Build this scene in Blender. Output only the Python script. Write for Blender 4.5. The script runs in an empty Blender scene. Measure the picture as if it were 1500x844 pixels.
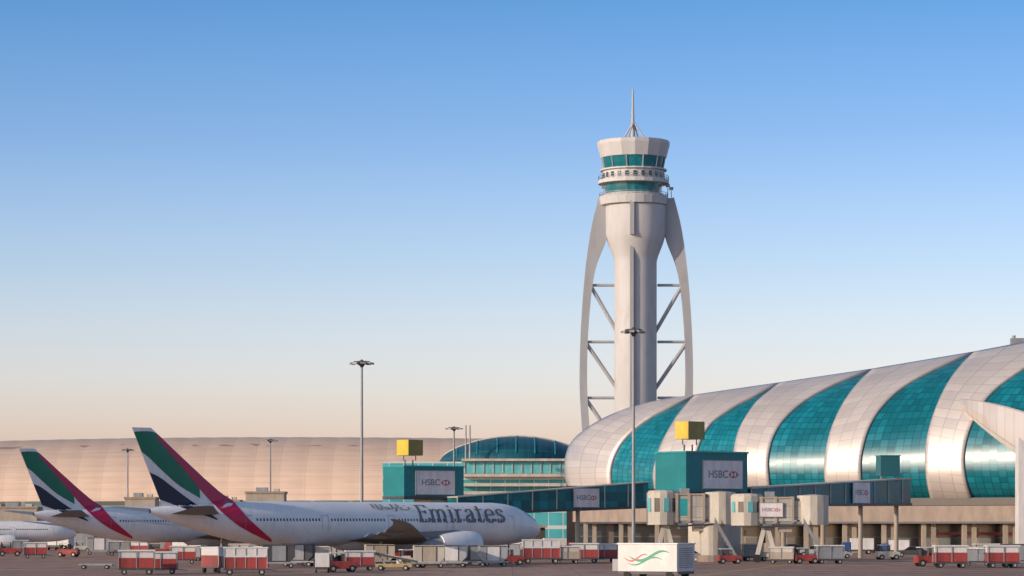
import bpy,bmesh,math,random
from mathutils import Vector,Matrix
random.seed(4)
C=bpy.context.scene.collection
F=4253.;HZ=770.;CH=5.5
PI=math.pi
def P(px,py,Y): return Vector(((px-750)*Y/F,Y,CH+(HZ-py)*Y/F))
def YB(by): return CH*F/(by-HZ)
def interp(t,tab):
    if t<=tab[0][0]: return tab[0][1]
    for (a,b),(c,d) in zip(tab,tab[1:]):
        if t<=c: return b+(d-b)*(t-a)/(c-a)
    return tab[-1][1]
def catmull(pts,n=4):
    out=[];P_=[Vector(p) for p in pts]
    for i in range(len(P_)-1):
        p0=P_[max(i-1,0)];p1=P_[i];p2=P_[i+1];p3=P_[min(i+2,len(P_)-1)]
        for k in range(n):
            t=k/n
            out.append(.5*((2*p1)+(p2-p0)*t+(2*p0-5*p1+4*p2-p3)*t*t+(3*p1-p0-3*p2+p3)*t**3))
    out.append(P_[-1]); return out
# ---------------------------------------------------------------- materials
MATS={}
def newmat(name):
    m=bpy.data.materials.new(name);m.use_nodes=True
    nt=m.node_tree;b=nt.nodes['Principled BSDF'];return m,nt,b
def math_(nt,op,a,b=None,c=None):
    n=nt.nodes.new('ShaderNodeMath');n.operation=op
    for i,v in enumerate((a,b,c)):
        if v is None: continue
        if isinstance(v,(int,float)): n.inputs[i].default_value=v
        else: nt.links.new(v,n.inputs[i])
    return n.outputs[0]
def mixc(nt,f,a,b,blend='MIX'):
    n=nt.nodes.new('ShaderNodeMix');n.data_type='RGBA';n.blend_type=blend
    for i,v in ((0,f),(6,a),(7,b)):
        if isinstance(v,(int,float)): n.inputs[i].default_value=v
        elif isinstance(v,tuple): n.inputs[i].default_value=(*v[:3],1)
        else: nt.links.new(v,n.inputs[i])
    return n.outputs[2]
def noise(nt,scale,src='Object',detail=5,stretch=None,rough=.6):
    tc=nt.nodes.new('ShaderNodeTexCoord');n=nt.nodes.new('ShaderNodeTexNoise')
    n.inputs['Scale'].default_value=scale;n.inputs['Detail'].default_value=detail;n.inputs['Roughness'].default_value=rough
    o=tc.outputs[src]
    if stretch:
        mp=nt.nodes.new('ShaderNodeMapping');mp.inputs['Scale'].default_value=stretch
        nt.links.new(o,mp.inputs[0]);o=mp.outputs[0]
    nt.links.new(o,n.inputs['Vector']);return n.outputs['Fac']
def ramp(nt,f,lo,hi):
    n=nt.nodes.new('ShaderNodeMapRange');n.inputs[1].default_value=lo;n.inputs[2].default_value=hi
    nt.links.new(f,n.inputs[0]);return n.outputs[0]
def paint(name,col,rough=.5,metal=0.,var=.18,scale=.6,streak=True,spec=.5):
    m,nt,b=newmat(name)
    dark=tuple(c*(1-var*1.6) for c in col);light=tuple(min(1,c*(1+var*.5)) for c in col)
    f=ramp(nt,noise(nt,scale,stretch=(1,1,.35) if streak else None),.3,.72)
    c=mixc(nt,f,dark,light)
    g=ramp(nt,noise(nt,scale*6,detail=3,stretch=(1,1,.3)),.25,.5)
    c=mixc(nt,g,tuple(x*.82 for x in col),c)
    nt.links.new(c,b.inputs['Base Color'])
    b.inputs['Roughness'].default_value=rough;b.inputs['Metallic'].default_value=metal
    b.inputs['Specular IOR Level'].default_value=spec
    MATS[name]=m;return m
def panel(name,col,line,nu,nv,lw=.06,lh=.06,src='UV',rough=.4,metal=0.,cell=.15,spec=.5,var=.2,vscale=3,bump=.0,rline=None):
    m,nt,b=newmat(name)
    tc=nt.nodes.new('ShaderNodeTexCoord');sp=nt.nodes.new('ShaderNodeSeparateXYZ')
    nt.links.new(tc.outputs['UV' if src=='UV' else 'Object'],sp.inputs[0])
    if src=='UV': U,V=sp.outputs[0],sp.outputs[1]
    elif src=='XY': U,V=sp.outputs[0],sp.outputs[1]
    else: U=math_(nt,'ADD',sp.outputs[0],sp.outputs[1]);V=sp.outputs[2]
    U=math_(nt,'MULTIPLY',U,nu);V=math_(nt,'MULTIPLY',V,nv)
    fu=math_(nt,'FRACT',U);fv=math_(nt,'FRACT',V)
    l=math_(nt,'MAXIMUM',math_(nt,'LESS_THAN',fu,lw),math_(nt,'LESS_THAN',fv,lh))
    cb=nt.nodes.new('ShaderNodeCombineXYZ')
    nt.links.new(math_(nt,'FLOOR',U),cb.inputs[0]);nt.links.new(math_(nt,'FLOOR',V),cb.inputs[1])
    wn=nt.nodes.new('ShaderNodeTexWhiteNoise');wn.noise_dimensions='2D';nt.links.new(cb.outputs[0],wn.inputs['Vector'])
    c=mixc(nt,wn.outputs['Value'],tuple(x*(1-cell) for x in col),tuple(min(1,x*(1+cell)) for x in col))
    f=ramp(nt,noise(nt,vscale*.02,detail=4),.35,.7)
    c=mixc(nt,f,c,mixc(nt,1.0,c,(1-var*1.6,)*3,'MULTIPLY'))
    c=mixc(nt,l,c,line)
    nt.links.new(c,b.inputs['Base Color'])
    b.inputs['Metallic'].default_value=metal;b.inputs['Specular IOR Level'].default_value=spec
    r=math_(nt,'MULTIPLY_ADD',wn.outputs['Value'],.12,rough-.05)
    if rline: r=math_(nt,'ADD',r,math_(nt,'MULTIPLY',l,rline))
    nt.links.new(r,b.inputs['Roughness'])
    if bump:
        bp=nt.nodes.new('ShaderNodeBump');bp.inputs['Strength'].default_value=bump;bp.inputs['Distance'].default_value=.3;bp.invert=True
        nt.links.new(l,bp.inputs['Height']);nt.links.new(bp.outputs[0],b.inputs['Normal'])
    MATS[name]=m;return m
paint('white',(.82,.80,.79),.30,var=.06,scale=.25,streak=False)
paint('white_box',(.68,.66,.64),.5,var=.14)
paint('tower_white',(.555,.55,.545),.6,var=.12,scale=.10)
paint('leg_grey',(.38,.39,.405),.5,var=.12,scale=.1)
paint('grey',(.30,.31,.32),.45,.1)
paint('wing_grey',(.21,.225,.25),.6,.0,var=.1)
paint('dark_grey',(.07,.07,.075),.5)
paint('letter_grey',(.15,.15,.17),.45,var=.1)
paint('advert_grey',(.24,.22,.23),.45,var=.1)
paint('advert_red',(.50,.14,.16),.45)
paint('rubber',(.02,.02,.02),.8)
paint('red',(.36,.055,.05),.55,var=.35)
paint('livery_red',(.52,.012,.07),.35,var=.1)
paint('livery_green',(.0,.17,.10),.35,var=.1)
paint('livery_black',(.015,.022,.055),.35,var=.1)
paint('emblem_green',(.02,.30,.2),.4,var=.05)
paint('emblem_red',(.55,.10,.10),.4,var=.05)
paint('gold',(.33,.30,.27),.4,var=.1)
paint('yellow',(.66,.47,.04),.45)
paint('ochre',(.42,.31,.14),.55)
paint('yellow_shaded',(.30,.23,.05),.5)  # darker copy of the sign yellow, for its shaded side
paint('beige',(.41,.345,.275),.7)
paint('cream',(.56,.51,.43),.55)
paint('blue',(.03,.09,.25),.4)
paint('teal_light',(.03,.33,.35),.35)
paint('aqua',(.14,.50,.52),.4)
paint('concrete',(.33,.26,.21),.8)
paint('pinkish',(.78,.72,.72),.4)
paint('dark_glass',(.012,.02,.028),.08,spec=.9)
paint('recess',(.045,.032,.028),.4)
paint('silver_paint',(.50,.49,.48),.4,.4)
paint('line_white',(.7,.68,.62),.7,var=.3,scale=2)
paint('line_yellow',(.6,.42,.05),.7,var=.3,scale=2)
panel('teal_box',(.008,.21,.23),(.012,.15,.16),.8,.9,.05,.05,src='W',rough=.4,cell=.08)
panel('teal_glass',(.005,.20,.255),(.001,.075,.105),8,26,.11,.10,rough=.30,cell=.24,spec=.5,vscale=1.5,var=.28)
panel('dome_glass',(.006,.075,.105),(.02,.12,.14),26,8,.07,.08,rough=.4,cell=.2)
panel('shell',(.635,.575,.53),(.42,.375,.345),3,20,.045,.05,rough=.42,metal=.3,cell=.06,var=.09,bump=.15)
panel('back_shell',(.62,.57,.52),(.45,.41,.37),60,8,.03,.04,rough=.45,metal=.25,cell=.05,var=.06)
panel('tower_glass',(.006,.20,.255),(.002,.05,.07),1,1,.03,.0,rough=.2,cell=.2,src='W',spec=.7)
panel('walk_glass',(.010,.18,.205),(.03,.10,.11),.5,.6,.08,.07,src='W',rough=.4,cell=.4,spec=.3)
panel('link_glass',(.08,.42,.45),(.55,.60,.58),.25,.22,.05,.22,src='W',rough=.4,cell=.2)
panel('cabin_panel',(.50,.46,.40),(.24,.22,.19),.75,.6,.06,.05,src='W',rough=.5,cell=.1)
panel('shop_glass',(.02,.03,.034),(.10,.08,.07),.22,.33,.07,.07,src='W',rough=.25,cell=.7)
panel('far_base',(.05,.09,.095),(.20,.17,.15),.12,.25,.1,.12,src='W',rough=.6,cell=.5)
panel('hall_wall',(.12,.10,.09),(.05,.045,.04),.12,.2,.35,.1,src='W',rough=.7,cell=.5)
# long far roof, distance haze tinted into its base tones
m,nt,b=newmat('far_roof')
tc=nt.nodes.new('ShaderNodeTexCoord');sp=nt.nodes.new('ShaderNodeSeparateXYZ');nt.links.new(tc.outputs['UV'],sp.inputs[0])
n1=noise(nt,3.0,'UV',3,(5,14,1));n2=noise(nt,1.,'UV',2,(16,6,1))
c=mixc(nt,ramp(nt,n1,.3,.7),(.50,.365,.28),(.57,.43,.335))
V=math_(nt,'FRACT',math_(nt,'MULTIPLY',sp.outputs[1],36))
c=mixc(nt,math_(nt,'MULTIPLY',math_(nt,'LESS_THAN',V,.12),.3),c,(.36,.26,.2))
Uf=math_(nt,'FRACT',math_(nt,'MULTIPLY',sp.outputs[0],36))
c=mixc(nt,math_(nt,'MULTIPLY',math_(nt,'LESS_THAN',Uf,.03),.35),c,(.36,.26,.2))
sl=math_(nt,'MULTIPLY',math_(nt,'GREATER_THAN',n2,.54),math_(nt,'LESS_THAN',math_(nt,'ABSOLUTE',math_(nt,'SUBTRACT',sp.outputs[1],.335)),.012))
c=mixc(nt,math_(nt,'MULTIPLY',sl,.6),c,(.16,.10,.08))
nt.links.new(c,b.inputs['Base Color']);b.inputs['Roughness'].default_value=.7
MATS['far_roof']=m
# ground
m,nt,b=newmat('apron')
tc=nt.nodes.new('ShaderNodeTexCoord');sp=nt.nodes.new('ShaderNodeSeparateXYZ');nt.links.new(tc.outputs['Object'],sp.inputs[0])
fx=math_(nt,'FRACT',math_(nt,'MULTIPLY',sp.outputs[0],1/7.5));fy=math_(nt,'FRACT',math_(nt,'MULTIPLY',sp.outputs[1],1/7.5))
l=math_(nt,'MAXIMUM',math_(nt,'LESS_THAN',fx,.015),math_(nt,'LESS_THAN',fy,.02))
c=mixc(nt,ramp(nt,noise(nt,.02,stretch=(1,.25,1)),.35,.68),(.27,.165,.12),(.42,.275,.205))
c=mixc(nt,ramp(nt,noise(nt,.35,stretch=(1,.3,1)),.5,.75),c,(.18,.11,.09))
c=mixc(nt,math_(nt,'MULTIPLY',l,.5),c,(.12,.08,.07))
nt.links.new(c,b.inputs['Base Color']);b.inputs['Roughness'].default_value=.9;b.inputs['Specular IOR Level'].default_value=.15
MATS['apron']=m
# ---------------------------------------------------------------- mesh builder
class MB:
    def __init__(s): s.v=[];s.f=[];s.uv=[]
    def add(s,vs,fs,uv=None):
        b=len(s.v);s.v+=[tuple(v) for v in vs];s.f+=[tuple(i+b for i in f) for f in fs]
        s.uv+=list(uv) if uv else [(0,0)]*len(vs);return s
    def box(s,x0,x1,y0,y1,z0,z1):
        return s.add([(x,y,z) for x in(x0,x1) for y in(y0,y1) for z in(z0,z1)],[(0,1,3,2),(4,6,7,5),(0,4,5,1),(2,3,7,6),(0,2,6,4),(1,5,7,3)])
    def hexa(s,a,b,c,d,off):
        o=Vector(off);q=[Vector(t) for t in(a,b,c,d)];q+=[t+o for t in q]
        return s.add(q,[(0,1,2,3),(7,6,5,4),(0,4,5,1),(1,5,6,2),(2,6,7,3),(3,7,4,0)])
    def poly(s,pts,y0,y1):
        n=len(pts);vs=[(x,y0,z) for x,z in pts]+[(x,y1,z) for x,z in pts]
        return s.add(vs,[tuple(range(n)),tuple(range(2*n-1,n-1,-1))]+[(i,(i+1)%n,n+(i+1)%n,n+i) for i in range(n)])
    def cyl(s,p,q,r0,r1=None,n=10):
        r1=r0 if r1 is None else r1;p=Vector(p);q=Vector(q);d=(q-p).normalized()
        a=d.orthogonal().normalized();b_=d.cross(a);vs=[]
        for c,r in((p,r0),(q,r1)):
            for i in range(n):
                t=2*PI*i/n;vs.append(c+a*r*math.cos(t)+b_*r*math.sin(t))
        return s.add(vs,[(i,(i+1)%n,n+(i+1)%n,n+i) for i in range(n)]+[tuple(range(n)),tuple(range(2*n-1,n-1,-1))])
    def bar(s,p,q,w):
        return s.cyl(p,q,w*.707,n=4)
    def lathe(s,prof,n=16,rot=0,c=(0,0),axis='z'):
        vs=[];uv=[]
        for j,(r,z) in enumerate(prof):
            for i in range(n+1):
                t=2*PI*i/n+rot
                if axis=='z': vs.append((c[0]+r*math.cos(t),c[1]+r*math.sin(t),z))
                else: vs.append((z,c[0]+r*math.cos(t),c[1]+r*math.sin(t)))
                uv.append((i/n,j/(len(prof)-1)))
        return s.add(vs,[(j*(n+1)+i,j*(n+1)+i+1,(j+1)*(n+1)+i+1,(j+1)*(n+1)+i) for j in range(len(prof)-1) for i in range(n)],uv)
    def grid(s,rows):
        nr=len(rows);nc=len(rows[0])
        return s.add([p for r in rows for p in r],[(i*nc+j,i*nc+j+1,(i+1)*nc+j+1,(i+1)*nc+j) for i in range(nr-1) for j in range(nc-1)],
            [(j/(nc-1),i/(nr-1)) for i in range(nr) for j in range(nc)])
    def build(s,name,mat,parent=None,smooth=False,bevel=0,solid=0,recalc=True,label=None):
        me=bpy.data.meshes.new(name);me.from_pydata(s.v,[],s.f)
        ul=me.uv_layers.new(name='UVMap')
        for lp in me.loops: ul.data[lp.index].uv=s.uv[lp.vertex_index]
        if recalc:
            bm=bmesh.new();bm.from_mesh(me);bmesh.ops.remove_doubles(bm,verts=bm.verts,dist=1e-5) if smooth else None
            bmesh.ops.recalc_face_normals(bm,faces=bm.faces);bm.to_mesh(me);bm.free()
        if smooth:
            me.polygons.foreach_set('use_smooth',[True]*len(me.polygons));me.set_sharp_from_angle(angle=math.radians(38))
        me.materials.append(MATS[mat])
        o=bpy.data.objects.new(name,me);C.objects.link(o);o.parent=parent
        if bevel:
            md=o.modifiers.new('bevel','BEVEL');md.width=bevel;md.segments=2;md.limit_method='ANGLE'
        if solid:
            md=o.modifiers.new('solid','SOLIDIFY');md.thickness=solid;md.offset=0
        if label: o['label']=label
        return o
def tag(o,label,cat,group=None):
    o['label']=label;o['category']=cat
    if group: o['group']=group
    return o
def empty(name,loc,rz=0,label=None,cat=None,group=None):
    o=bpy.data.objects.new(name,None);C.objects.link(o);o.location=loc;o.rotation_euler=(0,0,rz);o.empty_display_size=.5
    if label: tag(o,label,cat,group)
    return o
def copy_tree(o,parent=None):
    c=o.copy();C.objects.link(c);c.parent=parent
    for ch in list(o.children): copy_tree(ch,c)
    return c
def text_into(mb,body,size,x,z,y,squash=1.):
    cu=bpy.data.curves.new('t','FONT');cu.body=body;cu.size=size;cu.align_x='CENTER';cu.align_y='CENTER';cu.offset=.015*size
    o=bpy.data.objects.new('t',cu);C.objects.link(o);dg=bpy.context.evaluated_depsgraph_get();dg.update()
    me=bpy.data.meshes.new_from_object(o.evaluated_get(dg))
    mb.add([(x+v.co.x*squash,y,z+v.co.y) for v in me.vertices],[tuple(p.vertices) for p in me.polygons])
    bpy.data.objects.remove(o);bpy.data.curves.remove(cu);bpy.data.meshes.remove(me)
def bank_panel(par,x,z,w,h,y=-.12):
    p=MB().box(x-w/2,x+w/2,y,y+.14,z-h/2,z+h/2).build('advert_panel','pinkish',par)
    t=MB();text_into(t,'HSBC',h*.38,x-w*.12,z,y-.02,min(1,w/h/1.7));t.build('lettering','advert_grey',p,recalc=False)
    a=h*.12;cx=x+w*.27;l=MB();Y=y-.02
    l.add([(cx-2*a,Y,z),(cx-a,Y,z-a),(cx-a,Y,z+a)],[(0,1,2)]);l.add([(cx+2*a,Y,z),(cx+a,Y,z+a),(cx+a,Y,z-a)],[(0,1,2)])
    l.add([(cx-a,Y,z+a),(cx,Y,z),(cx+a,Y,z+a)],[(0,1,2)]);l.add([(cx-a,Y,z-a),(cx+a,Y,z-a),(cx,Y,z)],[(0,1,2)])
    l.build('logo','advert_red',p,recalc=False)
    fr=MB()
    for q in((x-w/2-.1,x-w/2,z-h/2-.1,z+h/2+.1),(x+w/2,x+w/2+.1,z-h/2-.1,z+h/2+.1),(x-w/2,x+w/2,z+h/2,z+h/2+.1),(x-w/2,x+w/2,z-h/2-.1,z-h/2)):
        fr.box(q[0],q[1],y-.05,y+.14,q[2],q[3])
    fr.build('frame','grey',p)
# ---------------------------------------------------------------- ground
g=MB().add([(-9000,-500,0),(9000,-500,0),(9000,16000,0),(-9000,16000,0)],[(0,1,2,3)]).build('ground','apron');g['kind']='structure'
mk=MB()
for a,b_,w in (((-70,323),(90,323),.3),((-80,344),(110,338),.25),((-80,362),(110,352),.5)):
    mk.add([(a[0],a[1],.004),(b_[0],b_[1],.004),(b_[0],b_[1]+w*2,.004),(a[0],a[1]+w*2,.004)],[(0,1,2,3)])
o=mk.build('road_marking','line_white');o['kind']='structure'
mk=MB()
for x in(-30,20,62,95): mk.add([(x,318,.008),(x+.5,318,.008),(x+25.5,440,.008),(x+25,440,.008)],[(0,1,2,3)])
o=mk.build('taxi_marking','line_yellow');o['kind']='structure'
# ---------------------------------------------------------------- control tower
s=720/F
T=empty('control_tower',((928-750)*s,720,0),0,'tall pale air traffic control tower with teal glass cab and two bowed legs','control tower')
def tz(py): return CH+(HZ-py)*s
def tx(px): return (px-928)*s
R=lambda w:w*s/2
n=24
MB().lathe([(R(62),0),(R(62),tz(384)),(R(66),tz(376)),(R(80),tz(358)),(R(88),tz(344)),(R(89),tz(302))],32,c=(tx(931),0)).build('shaft','tower_white',T,smooth=True)
MB().box(tx(924)-.5,tx(924)+.5,-R(89)-.7,-R(60),tz(348),tz(290)).box(tx(924)-.45,tx(924)+.45,-R(62)-1.0,-R(50),0,tz(348)).build('front_rib','leg_grey',T)
MB().lathe([(R(60),tz(303)),(R(98),tz(301)),(R(102),tz(290)),(R(98),tz(288)),(R(90),tz(288)),(R(88),tz(285)),(R(60),tz(285))],n).build('lower_balcony','tower_white',T)
MB().lathe([(R(82),tz(286)),(R(86),tz(268))],n).build('lower_glazing','tower_glass',T)
MB().lathe([(R(70),tz(271)),(R(104),tz(270)),(R(104),tz(265)),(R(90),tz(265)),(R(90),tz(252)),(R(98),tz(251)),(R(98),tz(249)),(R(70),tz(249))],n).build('upper_balcony','tower_white',T)
for i in range(24):
    t=2*PI*i/24;r=R(90.5);c=Vector((math.cos(t),math.sin(t),0));u=Vector((-c.y,c.x,0))
    a=c*r;MB().hexa(a-u*.4+Vector((0,0,tz(262))),a+u*.4+Vector((0,0,tz(262))),a+u*.4+Vector((0,0,tz(255))),a-u*.4+Vector((0,0,tz(255))),c*.12).build('window','dark_glass',T)
MB().lathe([(R(86),tz(250)),(R(94),tz(230))],n).build('cab_glazing','tower_glass',T)
for i in range(12):
    t=2*PI*(i+.5)/12;c=Vector((math.cos(t),math.sin(t),0));MB().bar(c*(R(87)+.1)+Vector((0,0,tz(250))),c*(R(94)+.1)+Vector((0,0,tz(231))),.28).build('mullion','leg_grey',T)
MB().lathe([(R(60),tz(231)),(R(96),tz(232)),(R(106),tz(213)),(R(106),tz(208)),(R(100),tz(207)),(R(40),tz(206))],16).build('cab_roof','tower_white',T)
for zz,rr in((287,100),(262,103)):
    rl=MB()
    for i in range(32):
        a=2*PI*i/32;b_=2*PI*(i+1)/32;r=R(rr)
        for dz in(0,3): rl.cyl((r*math.cos(a),r*math.sin(a),tz(zz-dz)),(r*math.cos(b_),r*math.sin(b_),tz(zz-dz)),.07,n=4)
        rl.cyl((r*math.cos(a),r*math.sin(a),tz(zz+3)),(r*math.cos(a),r*math.sin(a),tz(zz-3)),.06,n=4)
    rl.build('railing','grey',T)
MB().cyl((tx(927),0,tz(207)),(tx(927),0,tz(180)),.6,.5).cyl((tx(927),0,tz(181)),(tx(927),0,tz(131)),.42,.2).build('mast','leg_grey',T)
for a in(0,1,2,3):
    t=PI/4+a*PI/2+.3;MB().cyl((3.2*math.cos(t),3.2*math.sin(t),tz(206)),(0,0,tz(178)),.19).build('mast_brace','leg_grey',T)
for px,h in((884,12),(978,14),(983,10)): MB().cyl((tx(px),-1,tz(290)),(tx(px),-1,tz(290-h)),.1).box(tx(px)-.5,tx(px)+.5,-1.4,-.6,tz(289-h),tz(285-h)).build('antenna','grey',T)
LO=[(877,290),(866,335),(857,400),(851,480),(849,560),(852,620),(858,700),(862,790)]
LI=[(893,292),(890,345),(871,400),(862,480),(860,560),(863,620),(868,700),(872,790)]
for sg in(1,-1):
    MX=5 if sg==1 else 8
    A=catmull([(x,y) for x,y in LO],5);B=catmull([(x,y) for x,y in LI],5)
    f=lambda p:( (tx(p[0]) if sg==1 else -tx(p[0])+(8*s)))
    rows=[]
    for a,b_ in zip(A,B):
        rows.append([(f(a),-1.0,tz(a[1])),(f(b_),-1.0,tz(b_[1])),(f(b_),1.0,tz(b_[1])),(f(a),1.0,tz(a[1])),(f(a),-1.0,tz(a[1]))])
    MB().grid(rows).build('leg','leg_grey',T)
    ic=[(p[0],p[1]) for p in B]
    def ix(y):
        return interp(y,[(q[1],q[0]) for q in ic])
    X=lambda px:(tx(px) if sg==1 else -tx(px)+8*s)
    for y in(418,501,583):
        MB().cyl((X(ix(y)-3),0,tz(y)),(X(901),0,tz(y)),.36).build('strut','leg_grey',T)
        MB().cyl((X(ix(y)-2),0,tz(y+2)),(X(905),0,tz(y+70)),.48).build('diagonal_strut','leg_grey',T)
# ---------------------------------------------------------------- striped concourse
zc=16.4
def Yc(X): return 650-(X-12.2)*50/93.6
SIL=[(828,690),(831,668),(838,652),(850,637),(870,622),(900,607),(950,592),(1010,582),(1060,575),(1140,563),(1275,543),(1425,518),(1500,503),(1600,485),(1900,440)]
WT=[(828,0),(831,6),(838,11),(850,15),(870,19),(900,23),(950,28),(1060,34),(1500,42),(1900,46)]
def ps(X): return 750+X*F/Yc(X)
def Ht(X): return max(.05,CH+(HZ-interp(ps(X),SIL))*Yc(X)/F-zc)
def surf(px,py,off=0):
    lo,hi=480.,700.
    def g(Y):
        X=(px-750)*Y/F;z=CH+(HZ-py)*Y/F;W=interp(ps(X),WT)
        c=math.sqrt(max(0,1-((z-zc)/Ht(X))**2)) if z>=zc else math.sqrt(max(0,1-((zc-z)/12)**2))
        return Y-(Yc(X)-W*c)
    for _ in range(34):
        m_=(lo+hi)/2
        if g(m_)<0: lo=m_
        else: hi=m_
    p=P(px,py,lo-off);return p
K=empty('striped_concourse',(60,620,0),0,'long arched concourse with curved silver bands and teal glass crescents on the right','airport building')
K0=Vector((60,620,0))
G=[([(897,713),(896,690),(903,665),(920,640),(950,615),(985,597),(1018,581)],[(960,716),(958,695),(963,670),(973,645),(990,615),(1005,596),(1018,581)]),
([(1020,722),(1018,690),(1024,655),(1042,622),(1075,598),(1110,580),(1143,563)],[(1078,725),(1074,690),(1077,655),(1086,625),(1106,594),(1125,577),(1143,563)]),
([(1132,733),(1127,700),(1127,665),(1140,628),(1172,594),(1220,566),(1278,543)],[(1215,733),(1209,700),(1210,665),(1219,628),(1235,594),(1255,566),(1278,543)]),
([(1268,735),(1262,700),(1264,660),(1280,615),(1315,575),(1365,545),(1427,518)],[(1366,737),(1358,700),(1357,655),(1367,612),(1384,572),(1404,542),(1427,518)]),
([(1428,738),(1416,705),(1413,665),(1425,620),(1455,575),(1510,535),(1580,489)],[(1520,740),(1512,705),(1508,665),(1515,620),(1530,575),(1550,530),(1580,489)])]
FIRST=[(834,712),(829,692),(835,656),(860,630),(905,606),(960,590),(1018,581)]
LAST=[(1660,742),(1655,705),(1650,665),(1660,600),(1680,550),(1700,500),(1730,466)]
def band(Lp,Rp,off,nc):
    A=catmull(Lp,5);B=catmull(Rp,5);rows=[]
    for a,b_ in zip(A,B):
        rows.append([surf(a[0]+(b_[0]-a[0])*j/nc,a[1]+(b_[1]-a[1])*j/nc,off)-K0 for j in range(nc+1)])
    return MB().grid(rows)
for L_,R_ in G: band(L_,R_,0,10).build('glass_crescent','teal_glass',K,smooth=True,recalc=False)
LB=[FIRST]+[r for l,r in G];RB=[l for l,r in G]+[LAST]
for L_,R_ in zip(LB,RB): band(L_,R_,.0,10).build('metal_band','shell',K,smooth=True,solid=.9,recalc=False)
rows=[]
for i in range(60):
    px=829+(1750-829)*(i/59)**1.5
    X=(px-750)*(600+50*(1500-px)/670)/F;X=max(X,12.3)
    H=Ht(X);W=interp(ps(X),WT)
    rows.append([Vector((X,Yc(X)+W*math.sin(PI/2*j/8),zc+H*math.cos(PI/2*j/8)-.15))-K0 for j in range(9)]+[Vector((X,Yc(X)+W,0))-K0])
MB().grid(rows).build('rear_roof','back_shell',K,smooth=True)
def fy(X,off): return Yc(X)-interp(ps(X),WT)*.86+off
def strip(X0,X1,off,z0,z1,th,n=24):
    mb=MB();rows=[]
    for i in range(n+1):
        X=X0+(X1-X0)*i/n;y=fy(X,off);rows.append([(X-60,y-620,z0),(X-60,y-620,z1),(X-60,y+th-620,z1),(X-60,y+th-620,z0),(X-60,y-620,z0)])
    mb.grid(rows)
    for r in(rows[0],rows[-1]): mb.add(r[:4],[(0,1,2,3)])
    return mb
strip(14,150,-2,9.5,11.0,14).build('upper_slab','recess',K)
strip(13.5,150,-5,6.3,9.4,12).build('fascia','concrete',K)
strip(14,150,5,0.,6.3,.5).build('shopfront','shop_glass',K)
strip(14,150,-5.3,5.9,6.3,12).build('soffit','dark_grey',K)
strip(84,150,4.4,3.6,4.2,.4).build('sign_band','red',K)
X=16.
while X<135:
    y=fy(X,-3.5)-620
    for d in(0,1.9): MB().box(X-60+d-.45,X-60+d+.45,y-.5,y+.5,0,6.0).build('column','beige',K)
    MB().box(X-60+3.2,X-60+5.6,y+6,y+7.6,0,4.4+random.random()).build('wall_pier','beige',K)
    X+=7.3
wr=[]
for a,b_ in zip(catmull([(1406,584),(1440,588),(1500,603),(1600,640),(1700,700)],5),catmull([(1410,600),(1440,628),(1500,674),(1600,745),(1700,800)],5)):
    Ya=surf(min(a[0],1640),min(a[1],735)).y-3-(a[0]-1406)*.05
    wr.append([P(a[0],a[1],Ya)-K0,P((a[0]+b_[0])/2,(a[1]+b_[1])/2,Ya-2)-K0,P(b_[0],b_[1],Ya-1.)-K0,P(b_[0],b_[1],Ya+3)-K0,P(a[0],a[1],Ya+3)-K0,P(a[0],a[1],Ya)-K0])
MB().grid(wr).build('sweeping_canopy','shell',K,smooth=True)
o=MB().hexa(*[P(*q,540)-K0 for q in((1491,640),(1520,660),(1520,812),(1491,812))],(0,3,0)).build('support_pier','white_box',K,bevel=.1)
p=P(1492,500,600)-K0
MB().box(p.x-1.6,p.x+1.6,p.y-1,p.y+1,p.z-.8,p.z+.6).cyl(p+Vector((-1,0,.6)),p+Vector((-1,0,1.2)),.4).build('roof_fan','grey',K)
# ---------------------------------------------------------------- far concourse left
FC=empty('far_concourse',(-150,1060,0),0,'long low golden beige vaulted concourse stretching along the left background','airport building')
rows=[];ROWN=30;NU=288
for j in range(ROWN+1):
    th=math.radians(-2)+(math.radians(182))*j/ROWN
    row=[]
    for i in range(NU+1):
        u=i/NU;X=-300+u*330;Yy=1130-u*120
        ez=min(1,math.sqrt(max(0,1-((u-.9)/.1)**2)) if u>.9 else 1)
        wv=abs(math.sin(u*36*PI));sc_=1+.005*wv
        ez=max(.05,ez)
        hh=(22.0+3.0*math.sin(u*3))*ez*(1+.004*wv)
        row.append((X+150,Yy-58*ez*sc_*math.cos(th)**.75*1 -1060 if math.cos(th)>0 else Yy+58*ez*abs(math.cos(th))-1060,12.5+hh*math.sin(th)))
    rows.append(row)
MB().grid(rows).build('vaulted_roof','far_roof',FC,smooth=True)
MB().hexa((-150,1130-59-1060,0),(180,1010-59-1060,0),(180,1010-59-1060,14),(-150,1130-59-1060,14),(0,2,0)).build('lower_facade','far_base',FC)
for i in range(9):
    u=.04+i*.105;X=-300+u*330+150;Yy=1130-u*120-1060-75
    MB().box(X-2.5,X+5,Yy-2,Yy+10,8,13-(i%3)).box(X-.8,X+1.8,Yy,Yy+2,0,8).build('boarding_tower','beige',FC)
    MB().box(X-14,X-2.6,Yy+2,Yy+5,7,10).build('boarding_arm','walk_glass',FC)
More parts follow.
